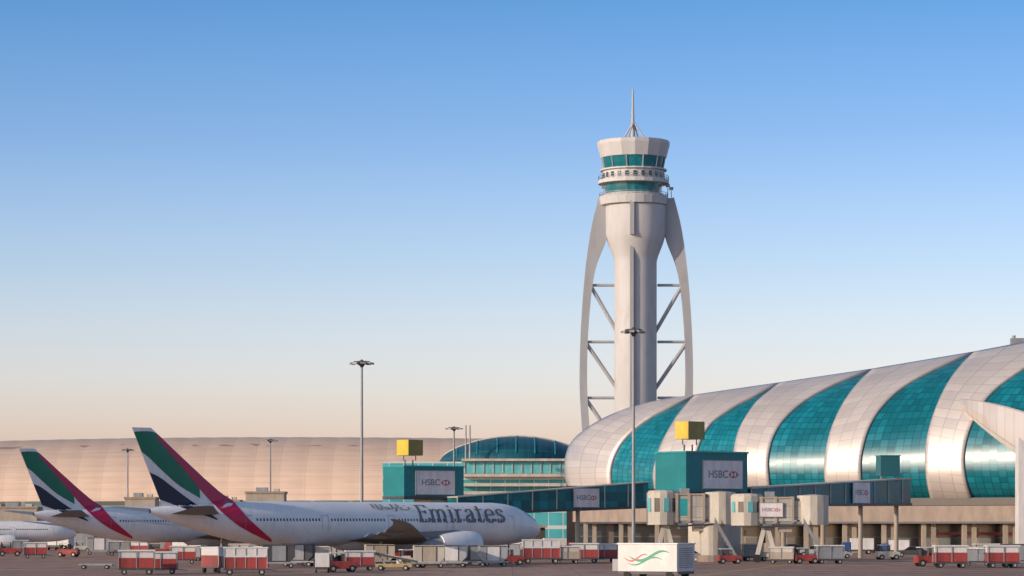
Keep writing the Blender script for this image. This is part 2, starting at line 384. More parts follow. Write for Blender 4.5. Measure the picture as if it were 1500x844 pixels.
for i,(px,y0,w,lab) in enumerate(((388,720,56,'small beige plant block below the distant mast right of the front tail fin'),(205,728,44,'low beige block behind the tail of the front jet'),(22,742,64,'low beige shed at the far left edge'),(330,732,40,'low flat beige shed left of the plant block'))):
    Yy=850;a=P(px-w/2,y0,Yy);b_=P(px+w/2,y0,Yy);e=empty('service_block',((a.x+b_.x)/2,Yy,0),0,lab,'building')
    W=(b_.x-a.x)/2
    MB().box(-W,W,0,10,0,a.z-.6).build('wall','beige',e)
    MB().box(-W-.3,W+.3,-.3,10.3,a.z-.6,a.z).build('roof','concrete',e)
    MB().box(-W*.5,W*.1,2,5,a.z,a.z+1.2).build('roof_unit','grey',e)
    MB().box(W*.4,W*.7,3,6,a.z,a.z+.8).build('roof_unit','cream',e)
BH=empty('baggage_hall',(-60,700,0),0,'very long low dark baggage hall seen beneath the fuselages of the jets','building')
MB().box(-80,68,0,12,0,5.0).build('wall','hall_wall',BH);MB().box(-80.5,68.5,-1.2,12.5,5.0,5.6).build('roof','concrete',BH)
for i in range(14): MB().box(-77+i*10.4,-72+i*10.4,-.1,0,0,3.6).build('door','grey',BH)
# teal link building with dome
LK=empty('teal_link_building',P(750,770,800)*1.0,0,'low teal building with white floor bands and dark curved roof beside the striped concourse','airport building')
LK.location.z=0
s8=800/F
def lx(px): return (px-750)*s8
def lz(py): return CH+(HZ-py)*s8
MB().box(lx(560),lx(850),2,30,0,lz(676)).build('glass_wall','link_glass',LK)
for y,h in((672,3.5),(694,4.5),(708,4.5),(720,4.5)): MB().box(lx(676),lx(840),-1.2,2.5,lz(y+h),lz(y)).build('floor_slab','cream',LK)
MB().box(lx(676),lx(840),.6,1.8,lz(693.5),lz(676)).build('upper_glazing','aqua',LK)
for i in range(12): MB().box(lx(680+i*14),lx(681.2+i*14),.35,.58,lz(693),lz(676)).build('mullion','cream',LK)
DA,DB=640,872
def dome(u,th):
    k=math.sin(PI*u)**.62 if 0<u<1 else 0
    return (lx(DA)+u*(lx(DB)-lx(DA)),25-20*math.cos(th)*max(k,.02),lz(673)+(lz(636)-lz(673))*k*math.sin(th))
MB().grid([[dome(i/40,PI*j/12) for i in range(41)] for j in range(13)]).build('curved_roof','dome_glass',LK,smooth=True)
for u in(.12,.25,.38,.5,.62,.75,.88):
    r_=MB();q=[Vector(dome(u,PI*j/12))+Vector((0,-.1,.15)) for j in range(1,12)]
    for a,b_ in zip(q,q[1:]): r_.cyl(a,b_,.16,n=5)
    r_.build('roof_rib','teal_light',LK)
e_=MB();q=[Vector(dome(i/40,PI/2)) for i in range(1,40)]
for a,b_ in zip(q,q[1:]): e_.cyl(a+Vector((0,0,.2)),b_+Vector((0,0,.2)),.3,n=5)
e_.build('roof_rim','cream',LK)
for px in(682,688): MB().cyl((lx(px),4,lz(676)),(lx(px),4,lz(622)),.28,.2).build('vent_pipe','grey',LK)
# ---------------------------------------------------------------- light masts
def mast(h=31.):
    e=empty('light_mast',(0,0,0))
    MB().cyl((0,0,.6),(0,0,h-.4),.30,.17,12).build('pole','grey',e,smooth=True)
    MB().box(-.7,.7,-.7,.7,0,.6).build('base','concrete',e,bevel=.05)
    MB().lathe([(.2,h-1.0),(.45,h-.6),(1.25,h-.25),(1.3,h-.05),(.3,h+.05),(.0,h+.3)],16).build('head_frame','dark_grey',e)
    for i in range(8):
        t=2*PI*i/8+.2;c=Vector((math.cos(t),math.sin(t),0));u=Vector((-c.y,c.x,0));a=c*1.15+Vector((0,0,h-.42))
        MB().hexa(a-u*.38,a+u*.38,a+u*.38+c*.75+Vector((0,0,-.12)),a-u*.38+c*.75+Vector((0,0,-.12)),(0,0,.26)).build('floodlight','grey',e)
    return e
m0=mast()
grp='tall floodlight masts on the apron'
for i,(px,py,Yy,lab) in enumerate(((530,529,455,'tall grey floodlight mast rising behind the front jet, left of the first teal gate box'),(928,482,440,'tallest floodlight mast standing in front of the control tower'),
   (396,644,935,'distant floodlight mast behind the middle of the jets, right of the front tail fin'),(187,658,950,'distant floodlight mast between the two striped tail fins'),(665,626,780,'distant floodlight mast above the first teal gate box'))):
    o=m0 if i==0 else copy_tree(m0)
    h=CH+(HZ-py)*Yy/F
    o.location=P(px,770,Yy);o.location.z=0;o.scale=(1,1,h/31.) if i<2 else (1.25,1.25,h/31.);o.rotation_euler.z=i*.4;tag(o,lab,'light mast',grp)
# ---------------------------------------------------------------- airliner
NX,NY=4.0,427.;D=5.
ax=Vector((-.76,-.65,0)).normalized();AZ=math.atan2(ax.y,ax.x);sb=Vector((-ax.y,ax.x,0))
FUS=[(0,.05,4.85),(.25,.55,4.9),(.8,1.05,4.98),(1.6,1.55,5.12),(3,2.12,5.32),(5,2.68,5.55),(7,2.98,5.66),(9,3.1,5.7),(50-D,3.1,5.7),(55-D,2.98,5.78),(60-D,2.6,6.08),(64-D,2.1,6.45),(68-D,1.45,6.9),(71-D,.85,7.2),(73.1-D,.3,7.4)]
def fus(x):
    return interp(x,[(a,b) for a,b,c in FUS]),interp(x,[(a,c) for a,b,c in FUS])
LE=[(7.,52.5),(8.75,54.6),(9.9,56.8),(11.85,59.5),(15.,63.6),(18.4,67.9)];TE=[(7.,65.6),(8.,66.1),(18.4,70.9)]
def foil(u): return max(0,2.6*math.sqrt(max(u,0))*(1-u))/1.0
def fint(x,z):
    a=interp(z,LE);b_=interp(z,TE);u=(x-a)/(b_-a)
    return (.42-.025*(z-8))*foil(min(max(u,0),1))
def side(x,z):
    r,c=fus(x);d=abs(z-c);h=math.sqrt(r*r-d*d) if d<r else 0
    return max(h,fint(x,z) if z>7.5 else 0)
def ap(px,py):
    k=(px-750)/F;sd_=0.
    for _ in range(6):
        bx=NX+sb.x*sd_;by=NY+sb.y*sd_
        x=(bx-by*k)/(-ax.x+ax.y*k);Y=by+ax.y*x;z=CH+(HZ-py)*Y/F;sd_=.5*sd_+.5*side(x,z)
    return x,z
def decal(A,B,off,n=6,m_=12):
    A=catmull(A,n);B=catmull(B,n);out=[]
    for sg in(1,-1):
        rows=[]
        for a,b_ in zip(A,B):
            row=[]
            for j in range(m_+1):
                px=a[0]+(b_[0]-a[0])*j/m_;py=a[1]+(b_[1]-a[1])*j/m_
                x,z=ap(px,py)
                if z>8.9: x=min(max(x,interp(z,LE)+.03),interp(z,TE)-.03)
                row.append((x,sg*(side(x,z)+off),z))
            rows.append(row)
        out.append(MB().grid(rows))
    return out
GL={'E':(.60,[[(.13,0),(.13,1)],[(0,.97),(.56,.97)],[(.13,.52),(.46,.52)],[(0,.03),(.60,.03)],[(.54,.98),(.56,.8)],[(.57,.02),(.61,.22)],[(.45,.6),(.45,.44)]]),
'm':(1.0,[[(.13,0),(.13,.66)],[(.0,.64),(.13,.64)],[(.13,.48),(.22,.61),(.34,.65),(.45,.58),(.48,.42)],[(.48,.44),(.48,0)],[(.48,.48),(.57,.61),(.69,.65),(.80,.58),(.83,.42)],[(.83,.44),(.83,0)],[(.02,.02),(.25,.02)],[(.37,.02),(.6,.02)],[(.72,.02),(.96,.02)]]),
'i':(.30,[[(.14,0),(.14,.66)],[(.02,.64),(.14,.64)],[(.03,.02),(.27,.02)],[(.14,.8),(.14,.94)]]),
'r':(.50,[[(.14,0),(.14,.66)],[(.02,.64),(.14,.64)],[(.14,.46),(.23,.6),(.34,.65),(.46,.6)],[(.02,.02),(.3,.02)]]),
'a':(.58,[[(.08,.5),(.14,.61),(.27,.65),(.38,.6),(.42,.45)],[(.42,.47),(.42,.1),(.47,.02),(.56,.04)],[(.42,.38),(.22,.34),(.08,.24),(.08,.1),(.18,.02),(.32,.05),(.42,.16)]]),
't':(.42,[[(.17,.88),(.17,.14),(.24,.03),(.4,.06)],[(.0,.64),(.4,.64)]]),
'e':(.58,[[(.08,.36),(.5,.36)],[(.5,.35),(.47,.55),(.34,.65),(.2,.62),(.08,.48),(.06,.3),(.12,.12),(.25,.02),(.4,.03),(.53,.15)]]),
's':(.50,[[(.42,.5),(.36,.62),(.22,.65),(.1,.57),(.12,.43),(.28,.34),(.42,.24),(.42,.1),(.3,.02),(.14,.03),(.06,.16)]])}
def stroke(pts,T=.14,t=.055):
    pts=[Vector(p) for p in pts]
    if len(pts)>2: pts=catmull(pts,4)
    else: pts=[pts[0].lerp(pts[1],i/6) for i in range(7)]
    out=[]
    for i,p in enumerate(pts):
        d=(pts[min(i+1,len(pts)-1)]-pts[max(i-1,0)]).normalized();nrm=Vector((-d.y,d.x));w=(t+(T-t)*abs(d.y)**1.3)/2
        out.append((p-nrm*w,p+nrm*w))
    return out
def fus_strokes(strokes,x0,sx,sz,vb,sg,T=.14,t=.055):
    mb=MB()
    for k,st in enumerate(strokes):
        rows=[]
        for a,b_ in stroke(st,T,t):
            row=[]
            for q in(a,a.lerp(b_,.5),b_):
                x=x0-q.x*sx if sg>0 else x0+q.x*sx
                r,c=fus(x);ph=(vb+q.y*sz)/r;rr=r+.04+.004*k
                row.append((x,sg*rr*math.cos(ph),c+rr*math.sin(ph)))
            rows.append(row)
        mb.grid(rows)
    return mb
def wingmesh(st,sg,t=.11):
    rows=[]
    for (y,le,ch,z) in st:
        row=[]
        for k in range(21):
            a=2*PI*k/20;u=.5+.5*math.cos(a);h=t*ch*foil(u)*.5*(1 if a<PI else -.7)
            row.append((le+u*ch,sg*y,z+h))
        rows.append(row)
    mb=MB().grid(rows);mb.add(rows[-1][:-1],[tuple(range(20))]);return mb
def airliner():
    e=empty('airliner',(0,0,0))
    n=32;rows=[]
    xs=sorted(set([a for a,b,c in FUS]+[.5,1.2,2.2,4,6,8]+[9+i*3 for i in range(12)]+[52-D,57.5-D,62-D,66-D,69.5-D,72-D]))
    for x in xs:
        r,c=fus(x);rows.append([(x,r*math.cos(2*PI*i/n),c+r*math.sin(2*PI*i/n)) for i in range(n+1)])
    MB().grid(rows).build('fuselage','white',e,smooth=True)
    fr=[]
    for i in range(19):
        z=7.2+(18.4-7.2)*i/18;a=interp(z,LE);b_=interp(z,TE)
        row=[]
        for k in range(25):
            an=2*PI*k/24;u=.5+.5*math.cos(an);x=a+(b_-a)*u;row.append((x,(1 if an<PI else -1)*fint(x,z),z))
        fr.append(row)
    mb=MB().grid(fr);mb.add(fr[-1][:-1],[tuple(range(24))]);mb.build('tail_fin','white',e)
    for lab,mt,off,A,B in (('red stripe along the fin edge','livery_red',.055,[(236,636),(268,664),(306,700),(336,728),(364,760),(397,790)],[(228,640),(249,664),(276,696),(310,736),(350,771),(397,795)]),
        ('green stripe','livery_green',.035,[(188,633),(228,634),(249,661),(271,689),(292,714)],[(194,654),(214,667),(238,690),(262,711),(293,730)]),
        ('black stripe','livery_black',.035,[(206,688),(230,697),(252,713),(276,731),(318,760)],[(222,728),(240,734),(262,742),(288,751),(318,762)])):
        for mb in decal(A,B,off): mb.build('stripe',mt,e,recalc=False,label=lab)
    for sg in(1,-1):
        wingmesh([(2.2,22.8,14.2,3.4),(6,26.1,11.8,3.7),(10,29.9,9.1,4.0),(18,36.9,6.2,4.6),(27.,45.4,3.2,5.6),(29.5,48.4,2.1,6.0),(30.8,51.2,.9,6.3)],sg).build('wing','wing_grey',e,smooth=True)
        wingmesh([(.6,62.3-D,8.0,7.0),(6,66.6-D,5.2,7.5),(10.7,70.3-D,2.7,8.0)],sg,.08).build('tailplane','wing_grey',e,smooth=True)
        y=sg*9.7
        en=MB().lathe([(1.45,20.9),(1.62,20.4),(1.8,20.35),(1.95,20.8),(2.02,22),(1.95,24),(1.7,26),(1.5,27),(1.2,27.),(1.05,28),(.55,29.4),(.1,30.2)],24,c=(y,2.75),axis='x').build('engine','white',e,smooth=True)
        MB().lathe([(.02,20.9),(.45,21.5),(1.62,21.55)],20,c=(y,2.75),axis='x').build('fan','dark_grey',en)
        MB().lathe([(1.53,26.7),(1.25,27.05),(1.08,28.02),(.6,29.4),(.12,30.25)],20,c=(y,2.75),axis='x').build('exhaust','grey',en,smooth=True)
        MB().poly([(22.5,4.6),(24,4.9),(31,4.6),(30,4.0),(27,3.7)],y-.25,y+.25).build('pylon','wing_grey',e)
        for fy_,fx0 in((7.5,36.),(14.,39.),(20.,42.5)):
            MB().poly([(fx0-3,4.0+fy_*.04),(fx0,3.4+fy_*.04),(fx0+2.2,3.6+fy_*.05),(fx0+1.5,4.0+fy_*.05)],sg*fy_-.2,sg*fy_+.2).build('flap_fairing','wing_grey',e)
        gr=MB().cyl((33.5,sg*5.2,4.2),(33.5,sg*5.2,.9),.22).bar((32,sg*5.2,.75),(35,sg*5.2,.75),.25).build('main_gear','grey',e)
        for dx in(-1.45,0,1.45):
            for dy in(-.7,.7): MB().cyl((33.5+dx,sg*5.2+dy-.22,.67),(33.5+dx,sg*5.2+dy+.22,.67),.66,n=16).build('wheel','rubber',gr)
        wd=MB();doors=(8.0,19.5,30,41.5,54)
        for i in range(88):
            x=8.3+i*.535
            if min(abs(x-d) for d in doors)<.9: continue
            r,c=fus(x);pts=[]
            for dx,dz in((-.12,-.18),(.12,-.18),(.12,.18),(-.12,.18)):
                z=6.3+dz;pts.append((x+dx,sg*(math.sqrt(max(.01,r*r-(z-c)**2))+.02),z))
            wd.add(pts,[(0,1,2,3)])
        wd.build('window_row','dark_glass',e,recalc=False)
        for x in doors:
            r,c=fus(x);d=MB()
            def q(xx,zz): return (xx,sg*(math.sqrt(max(.01,r*r-(zz-c)**2))+.03),zz)
            for (a,b_,z0,z1) in((-.55,-.5,4.9,6.9),(.5,.55,4.9,6.9)):
                for k in range(4):
                    za=z0+(z1-z0)*k/4;zb=z0+(z1-z0)*(k+1)/4;d.add([q(x+a,za),q(x+b_,za),q(x+b_,zb),q(x+a,zb)],[(0,1,2,3)])
            d.add([q(x-.5,6.85),q(x+.5,6.85),q(x+.5,6.9),q(x-.5,6.9)],[(0,1,2,3)])
            d.build('door','grey',e,recalc=False)
        rows=[]
        for x in(1.7,2.2,2.8,3.4,4.1):
            r,c=fus(x);row=[]
            for a in([38,46,54,62] if x<3.6 else [44,48,52,56]):
                t=math.radians(a+ (x-1.7)*2);row.append((x,sg*(r+.03)*math.cos(t),c+(r+.03)*math.sin(t)))
            rows.append(row)
        MB().grid(rows).build('cockpit_window','dark_glass',e,recalc=False)
        st=[];cx=0
        for ch in 'Emirates':
            w_,ss=GL[ch];st+=[[(x+cx,y_) for x,y_ in q_] for q_ in ss];cx+=w_+.075
        xa=ap(612,755)[0];xb=ap(739,755)[0];sx=(xa-xb)/cx
        fus_strokes(st,xa if sg>0 else xb,sx,3.0,.25,sg).build('lettering','letter_grey',e,recalc=False)
        arab=[[(.0,.3),(.0,1.)],[(.3,.2),(.3,1.0)],[(.3,.2),(.5,.1),(.62,.3)],[(.62,.3),(.62,.9)],[(.8,.3),(.95,.45),(1.1,.3),(1.0,.15),(.8,.22)],[(1.1,.25),(1.35,.25)],[(1.35,.25),(1.35,1.)],[(1.55,.4),(1.6,.15),(1.45,-.1)],[(1.75,.3),(1.75,1.)],[(1.95,.4),(2.0,.15),(2.3,.1),(2.5,.2),(2.5,.45)],[(2.15,.62),(2.35,.64)]]
        xa=ap(547,745)[0];xb=ap(599,745)[0]
        fus_strokes(arab,xa if sg>0 else xb,(xa-xb)/2.55,1.5,2.0,sg,.14,.09).build('script_lettering','gold',e,recalc=False)
    MB().lathe([(.1,21.5),(1.5,24),(2.3,28),(2.4,33),(1.6,37),(.1,40)],20,c=(0,3.75),axis='x').build('belly_fairing','white',e,smooth=True)
    ng=MB().cyl((5.9,0,3.2),(5.9,0,.5),.13).build('nose_gear','grey',e)
    for dy in(-.32,.32): MB().cyl((5.9,dy-.15,.53),(5.9,dy+.15,.53),.52,n=16).build('wheel','rubber',ng)
    return e
A1=airliner();A1.location=(NX,NY,0);A1.rotation_euler.z=AZ
tag(A1,'front white jet airliner with Emirates lettering and flag striped tail, nose at the first walkway','airliner')
A2=copy_tree(A1);p=P(50,770,487);L=68.0
A2.location=(p.x-ax.x*L,487-ax.y*L,0);tag(A2,'rear white jet airliner whose smaller striped tail stands left of the front one','airliner')
A3=copy_tree(A1);A3.scale=(.74,)*3;p=P(112,770,640);A3.location=(p.x,640,0);A3.rotation_euler.z=AZ-.35
tag(A3,'distant white jet whose nose enters at the left edge below the rear jet tail','airliner')
for ch in list(A3.children):
    if 'lettering' in ch.name: bpy.data.objects.remove(ch)
# ---------------------------------------------------------------- gate boxes
def gatebox(px,Yy,ang,a,b_,z0,z1,lab,pxs,pys,sw,sh):
    p=P(px,770,Yy);e=empty('gate_box',(p.x,Yy,0),math.radians(ang),lab,'gate sign box')
    MB().box(0,a,0,b_,z0,z1).build('box_body','teal_box',e)
    MB().box(-.15,a+.15,-.15,b_+.15,z1,z1+.25).build('parapet','teal_light',e)
    MB().box(-.1,a+.1,-.1,b_+.1,z0-.5,z0).build('base_frame','dark_grey',e)
    MB().box(a*.45,a*.95,b_*.1,b_*.85,0,z0-.5).build('pier','cream',e,bevel=.2)
    bank_panel(e,pxs,pys,sw,sh)
    for x in(a*.12,a*.25): MB().cyl((x,b_*.3,z1),(x,b_*.3,z1+1.3),.12).build('sign_post','dark_grey',e)
    return e
def gatesign(px,y0,y1,Yy,ang,a,b_,lab):
    p=P(px,770,Yy);z0=CH+(HZ-y1)*Yy/F;z1=CH+(HZ-y0)*Yy/F
    e=empty('gate_sign',(p.x,Yy,z0),math.radians(ang),lab,'sign')
    h=z1-z0
    MB().box(0,a,0,b_,0,h).build('sign_body','yellow',e,bevel=.06)
    MB().box(.0,a,-.08,-.003,0,h).build('shaded_face','yellow_shaded',e)  # thin sheet that paints shade onto the right side of the yellow box
    for x in(.3,a-.3): MB().cyl((x,b_/2,-.9),(x,b_/2,0),.09).build('bracket','dark_grey',e)
g2=gatebox(1005,446,35,12.2,7.7,CH+(770-720)*.105,CH+(770-663)*.105,'large teal gate box with bank advert, in front of the striped concourse',7.2,13.4,7.8,4.3)
gatesign(1008,617,643,447,48,4.0,2.6,'yellow box sign on top of the large right teal gate box')
g1=gatebox(592,518,32,12.4,7.6,CH+(770-727)*.122,CH+(770-684)*.122,'smaller teal gate box with bank advert, above the front jet fuselage',6.4,13.2,8.0,4.2)
gatesign(598,644,667,519,46,3.6,3.0,'yellow box sign on top of the smaller left teal gate box')
# ---------------------------------------------------------------- fixed walkways
def walkway(p0,p1,y0t,y0b,y1t,y1b,Y0,Y1,lab,adv):
    a=P(p0,770,Y0);e=empty('fixed_walkway',(a.x,Y0,0),0,lab,'walkway')
    b_=P(p1,770,Y1);d=Vector((b_.x-a.x,Y1-Y0,0));Lh=d.length;e.rotation_euler.z=math.atan2(d.y,d.x)
    za,zb=CH+(HZ-y0b)*Y0/F,CH+(HZ-y0t)*Y0/F;zc_,zd=CH+(HZ-y1b)*Y1/F,CH+(HZ-y1t)*Y1/F
    MB().hexa((0,0,za),(Lh,0,zc_),(Lh,0,zd),(0,0,zb),(0,3.4,0)).build('glazed_wall','walk_glass',e)
    MB().hexa((-.1,-.25,zb),(Lh+.1,-.25,zd),(Lh+.1,-.25,zd+.2),(-.1,-.25,zb+.2),(0,3.9,0)).build('roof','cream',e)
    MB().hexa((-.1,-.25,za-.45),(Lh+.1,-.25,zc_-.45),(Lh+.1,-.25,zc_),(-.1,-.25,za),(0,3.9,0)).build('floor_beam','dark_grey',e)
    k=1
    while k*14<Lh-2:
        x=k*14;z=za+(zc_-za)*x/Lh-.45;MB().cyl((x,1.6,0),(x,1.6,z),.4,n=12).build('support','beige',e);k+=1
    i=0
    while i*5.5<Lh:
        x=i*5.5;z0=za+(zc_-za)*x/Lh;z1=zb+(zd-zb)*x/Lh;MB().box(x-.1,x+.1,-.12,.02,z0,z1).build('mullion','cream',e);i+=1
    if adv:
        x=Lh*adv[0];z=(za+zb)/2+((zc_+zd)/2-(za+zb)/2)*adv[0];bank_panel(e,x,z,adv[1],adv[2],-.3)
walkway(670,950,729,752,707,741,520,545,'glazed walkway running from the left teal gate box to the striped concourse',(.66,5.8,3.4))
walkway(1100,1334,716,738,702,737,456,505,'glazed walkway running right from the large teal gate box along the concourse',(.66,6.4,3.4))
p=P(1290,770,499);RB_=empty('rooftop_box',(p.x,499,0),.2,'small dark teal box on posts above the right walkway in front of the glass','plant box')
z0_=CH+(HZ-697)*499/F;z1_=CH+(HZ-668)*499/F
MB().box(0,3.5,0,2.6,z0_,z1_).build('box_body','dome_glass',RB_,bevel=.05);MB().box(-.1,3.6,-.1,2.7,z1_,z1_+.18).build('lid','teal_light',RB_)
for x in(.3,3.2): MB().box(x-.1,x+.1,.6,.8,z0_-1.,z0_).build('post','grey',RB_)
# ---------------------------------------------------------------- boarding bridges
def bridge(px0,px1,y0,y1,Yy,rz,lab,legs):
    k=Yy/F;p=P(px0,770,Yy);L_=(px1-px0)*k;e=empty('boarding_bridge',(p.x,Yy,0),rz,lab,'boarding bridge')
    z0=CH+(HZ-y1)*k;z1=CH+(HZ-y0)*k
    c0=min(3.4,L_*.3)
    MB().box(c0,L_*.62,0,3.2,z0+.3,z1-.35).build('outer_tunnel','cabin_panel',e,bevel=.06)
    MB().box(L_*.62,L_-c0*.9,.25,2.95,z0+.5,z1-.7).build('inner_tunnel','cabin_panel',e,bevel=.06)
    MB().lathe([(.2,z0-.3),(2.35,z0-.3),(2.4,z1),(2.1,z1+.35),(.2,z1+.45)],14,c=(c0-1.7,1.6)).build('cab','cream',e)
    MB().lathe([(.2,z0-.2),(2.35,z0-.2),(2.35,z1+.1),(.2,z1+.3)],14,c=(L_-2.1,1.6)).build('rotunda','cream',e)
    for x in(c0+.7,L_*.62+.5):
        if x+1.6<L_-c0: MB().box(x,x+1.5,-.08,.22,z0+1.1,z1-.9).build('window','teal_light',e)
    for a in range(4):
        t=math.radians(-150+a*35);c=Vector((math.cos(t),math.sin(t),0));u=Vector((-c.y,c.x,0));q=Vector((c0-1.7,1.6,0))+c*2.28
        MB().hexa(q-u*.38+Vector((0,0,z0+1.7)),q+u*.38+Vector((0,0,z0+1.7)),q+u*.38+Vector((0,0,z1-.8)),q-u*.38+Vector((0,0,z1-.8)),c*.14).build('window','shop_glass' if a%2 else 'aqua',e)
    MB().box(c0,L_*.62,-.15,3.35,z1-.35,z1-.1).build('roof_rail','beige',e)
    MB().box(c0-.3,L_-c0,.1,3.1,z0-.1,z0+.3).build('floor_beam','grey',e)
    for x in(c0+.4,c0+(L_*.62-c0)/2,L_*.62): MB().box(x-.2,x+.2,-.2,3.4,z0+.1,z1-.05).build('ring_frame','beige',e)
    MB().box(c0+1,c0+2.4,.6,2.2,z1-.1,z1+.7).build('air_unit','grey',e,bevel=.05)
    MB().box(L_*.62+1,L_*.62+1.9,.8,1.9,z1-.7,z1-.1).build('air_unit','beige',e,bevel=.05)
    MB().box(c0+3,c0+5,.3,2.6,z0-1.3,z0-.1).build('cable_box','beige',e,bevel=.05)
    MB().box(c0+.6,c0+2.0,.2,2.0,z0-.9,z0-.1).build('cable_box','grey',e,bevel=.05)
    MB().cyl((c0+.2,-.3,z0-.5),(L_-c0,-.3,z0-.2),.16).build('cable_conduit','dark_grey',e)
    for x in legs:
        if x<0:
            x=-x;MB().cyl((x,1.6,1.0),(x,1.6,z0),1.7,2.0,16).build('column','cream',e);MB().cyl((x,1.6,0),(x,1.6,1.),2.2,2.2,16).build('footing','concrete',e)
        else:
            MB().bar((x-.2,.3,1.1),(x+1.0,1.,z0),.65).bar((x+2.4,.3,1.1),(x+1.2,1.,z0),.65).bar((x-.4,1.,1.1),(x+2.6,1.,1.1),.6).build('lift_frame','cream',e)
            MB().box(x+.3,x+1.9,.4,1.6,1.5,2.9).build('hydraulic_pack','beige',e,bevel=.05)
            for dx in(-.2,2.3):
                for dy in(-.3,1.3): MB().cyl((x+dx,dy,.6),(x+dx,dy+.45,.6),.6,n=14).build('wheel','rubber',e)
    st=MB()
    xs_=L_*.62+1.5
    for i in range(9): st.box(xs_+i*.38,xs_+i*.38+.36,-1.3,-.3,z0*(1-i/9)-.1,z0*(1-i/9))
    st.hexa((xs_,-1.35,z0-.1),(xs_+3.4,-1.35,0.1),(xs_+3.4,-1.35,1.),(xs_,-1.35,z0+.9),(0,.05,0))
    st.build('service_stair','grey',e)
    return e,L_,z0,z1
bridge(955,1078,722,766,440,.05,'cream boarding bridge with rounded cab under the large teal gate box',(1.0,-9.3))
e,L_,z0,z1=bridge(1078,1212,727,767,432,-.03,'cream boarding bridge reaching right, on splayed lift legs',(3.4,))
bank_panel(e,L_*.22+2.2,(z0+z1)/2,3.4,2.0,-.3)
# ---------------------------------------------------------------- apron vehicles
def wheels(e,xs,ys,r,w=.25):
    for x in xs:
        for y in ys:
            wl=MB().cyl((x,y-w/2,r),(x,y+w/2,r),r,n=14).build('wheel','rubber',e)
            sg=-1 if y<0 else 1;MB().cyl((x,y+sg*w/2,r),(x,y+sg*(w/2+.03),r),r*.5,n=10).build('rim','silver_paint',wl)
def cart(top='white_box',low='red'):
    e=empty('baggage_cart',(0,0,0))
    MB().box(-1.6,1.6,-.8,.8,.42,.58).build('chassis','dark_grey',e)
    MB().box(-1.55,1.55,-.74,.74,.6,1.5).build('side_curtain',low,e,bevel=.03)
    MB().box(-1.5,1.5,-.70,.70,1.5,2.1).build('upper_cover',top,e,bevel=.03)
    MB().poly([(-1.68,2.1),(1.68,2.1),(1.62,2.24),(-1.62,2.24)],-.85,.85).build('roof','white_box',e)
    for x in(-1.6,0,1.6):
        for y in(-.78,.78): MB().box(x-.04,x+.04,y-.03,y+.03,.58,2.12).build('post','grey',e)
    wheels(e,(-1.1,1.1),(-.66,.66),.26)
    MB().bar((1.6,0,.45),(2.6,0,.35),.08).build('tow_bar','grey',e)
    return e
def freight():
    e=empty('freight_trailer',(0,0,0))
    MB().box(-2.5,2.5,-1.15,1.15,.6,.8).build('chassis','dark_grey',e)
    MB().box(-2.45,2.45,-1.1,1.1,.8,2.15).build('lower_panel','red',e)
    MB().box(-2.45,2.45,-1.1,1.1,2.153,3.05).build('upper_panel','white_box',e)
    MB().box(-2.52,2.52,-1.17,1.17,3.053,3.2).build('roof','white_box',e)
    for i in range(5): x=-2.4+i*1.2;MB().box(x-.04,x+.04,-1.17,-1.1,.8,3.05).build('rib','silver_paint',e)
    MB().box(-2.3,2.3,-1.2,-1.172,2.05,2.25).build('stripe','white_box',e)
    wheels(e,(-1.8,1.8),(-.95,.95),.38);MB().bar((2.5,0,.65),(3.6,0,.5),.1).build('tow_bar','grey',e)
    return e
def dolly():
    e=empty('cargo_dolly',(0,0,0))
    MB().box(-1.75,1.75,-.8,.8,.4,.52).build('deck','grey',e)
    for y in(-.7,.7): MB().box(-1.7,1.7,y-.04,y+.04,.52,.575).build('roller_rail','silver_paint',e)
    wheels(e,(-1.2,1.2),(-.68,.68),.24);MB().bar((1.75,0,.42),(2.7,0,.3),.08).build('tow_bar','grey',e)
    return e
def uld(m_='silver_paint'):
    e=empty('cargo_container',(0,0,0))
    MB().poly([(-1.1,0),(1.1,0),(1.6,.5),(1.6,1.75),(-1.6,1.75),(-1.6,.5)],-.72,.72).build('shell',m_,e,bevel=.03)
    MB().box(-.7,.7,-.76,-.722,.12,1.6).build('door_curtain',{'silver_paint':'white_box','dark_grey':'grey','cream':'beige'}[m_],e)
    for x in(-.72,.72): MB().box(x-.03,x+.03,-.79,-.722,.1,1.61).build('edge_trim','dark_grey',e)
    MB().box(-1.5,1.5,-.79,-.722,1.62,1.7).build('edge_trim','dark_grey',e)
    return e
def tractor(m_='red'):
    e=empty('tow_tractor',(0,0,0))
    MB().poly([(-1.5,.35),(1.55,.35),(1.6,.9),(1.45,1.05),(.2,1.12),(-1.5,1.12)],-.72,.72).build('body',m_,e,bevel=.05)
    for x in(-1.1,.15):
        for y in(-.62,.62): MB().box(x-.05,x+.05,y-.04,y+.04,1.1,1.9).build('cab_post','dark_grey',e)
    MB().box(-1.25,.35,-.7,.7,1.9,2.0).build('cab_roof','white_box',e,bevel=.03)
    MB().box(.12,.16,-.58,.58,1.12,1.88).build('windscreen','dark_glass',e)
    MB().box(-1.0,-.5,-.5,.5,1.12,1.35).box(-1.05,-.9,-.5,.5,1.3,1.75).build('seat','dark_grey',e)
    wheels(e,(-1.,1.),(-.7,.7),.36)
    for y in(-.5,.5): MB().cyl((1.58,y,.8),(1.63,y,.8),.1).build('headlight','white',e)
    return e
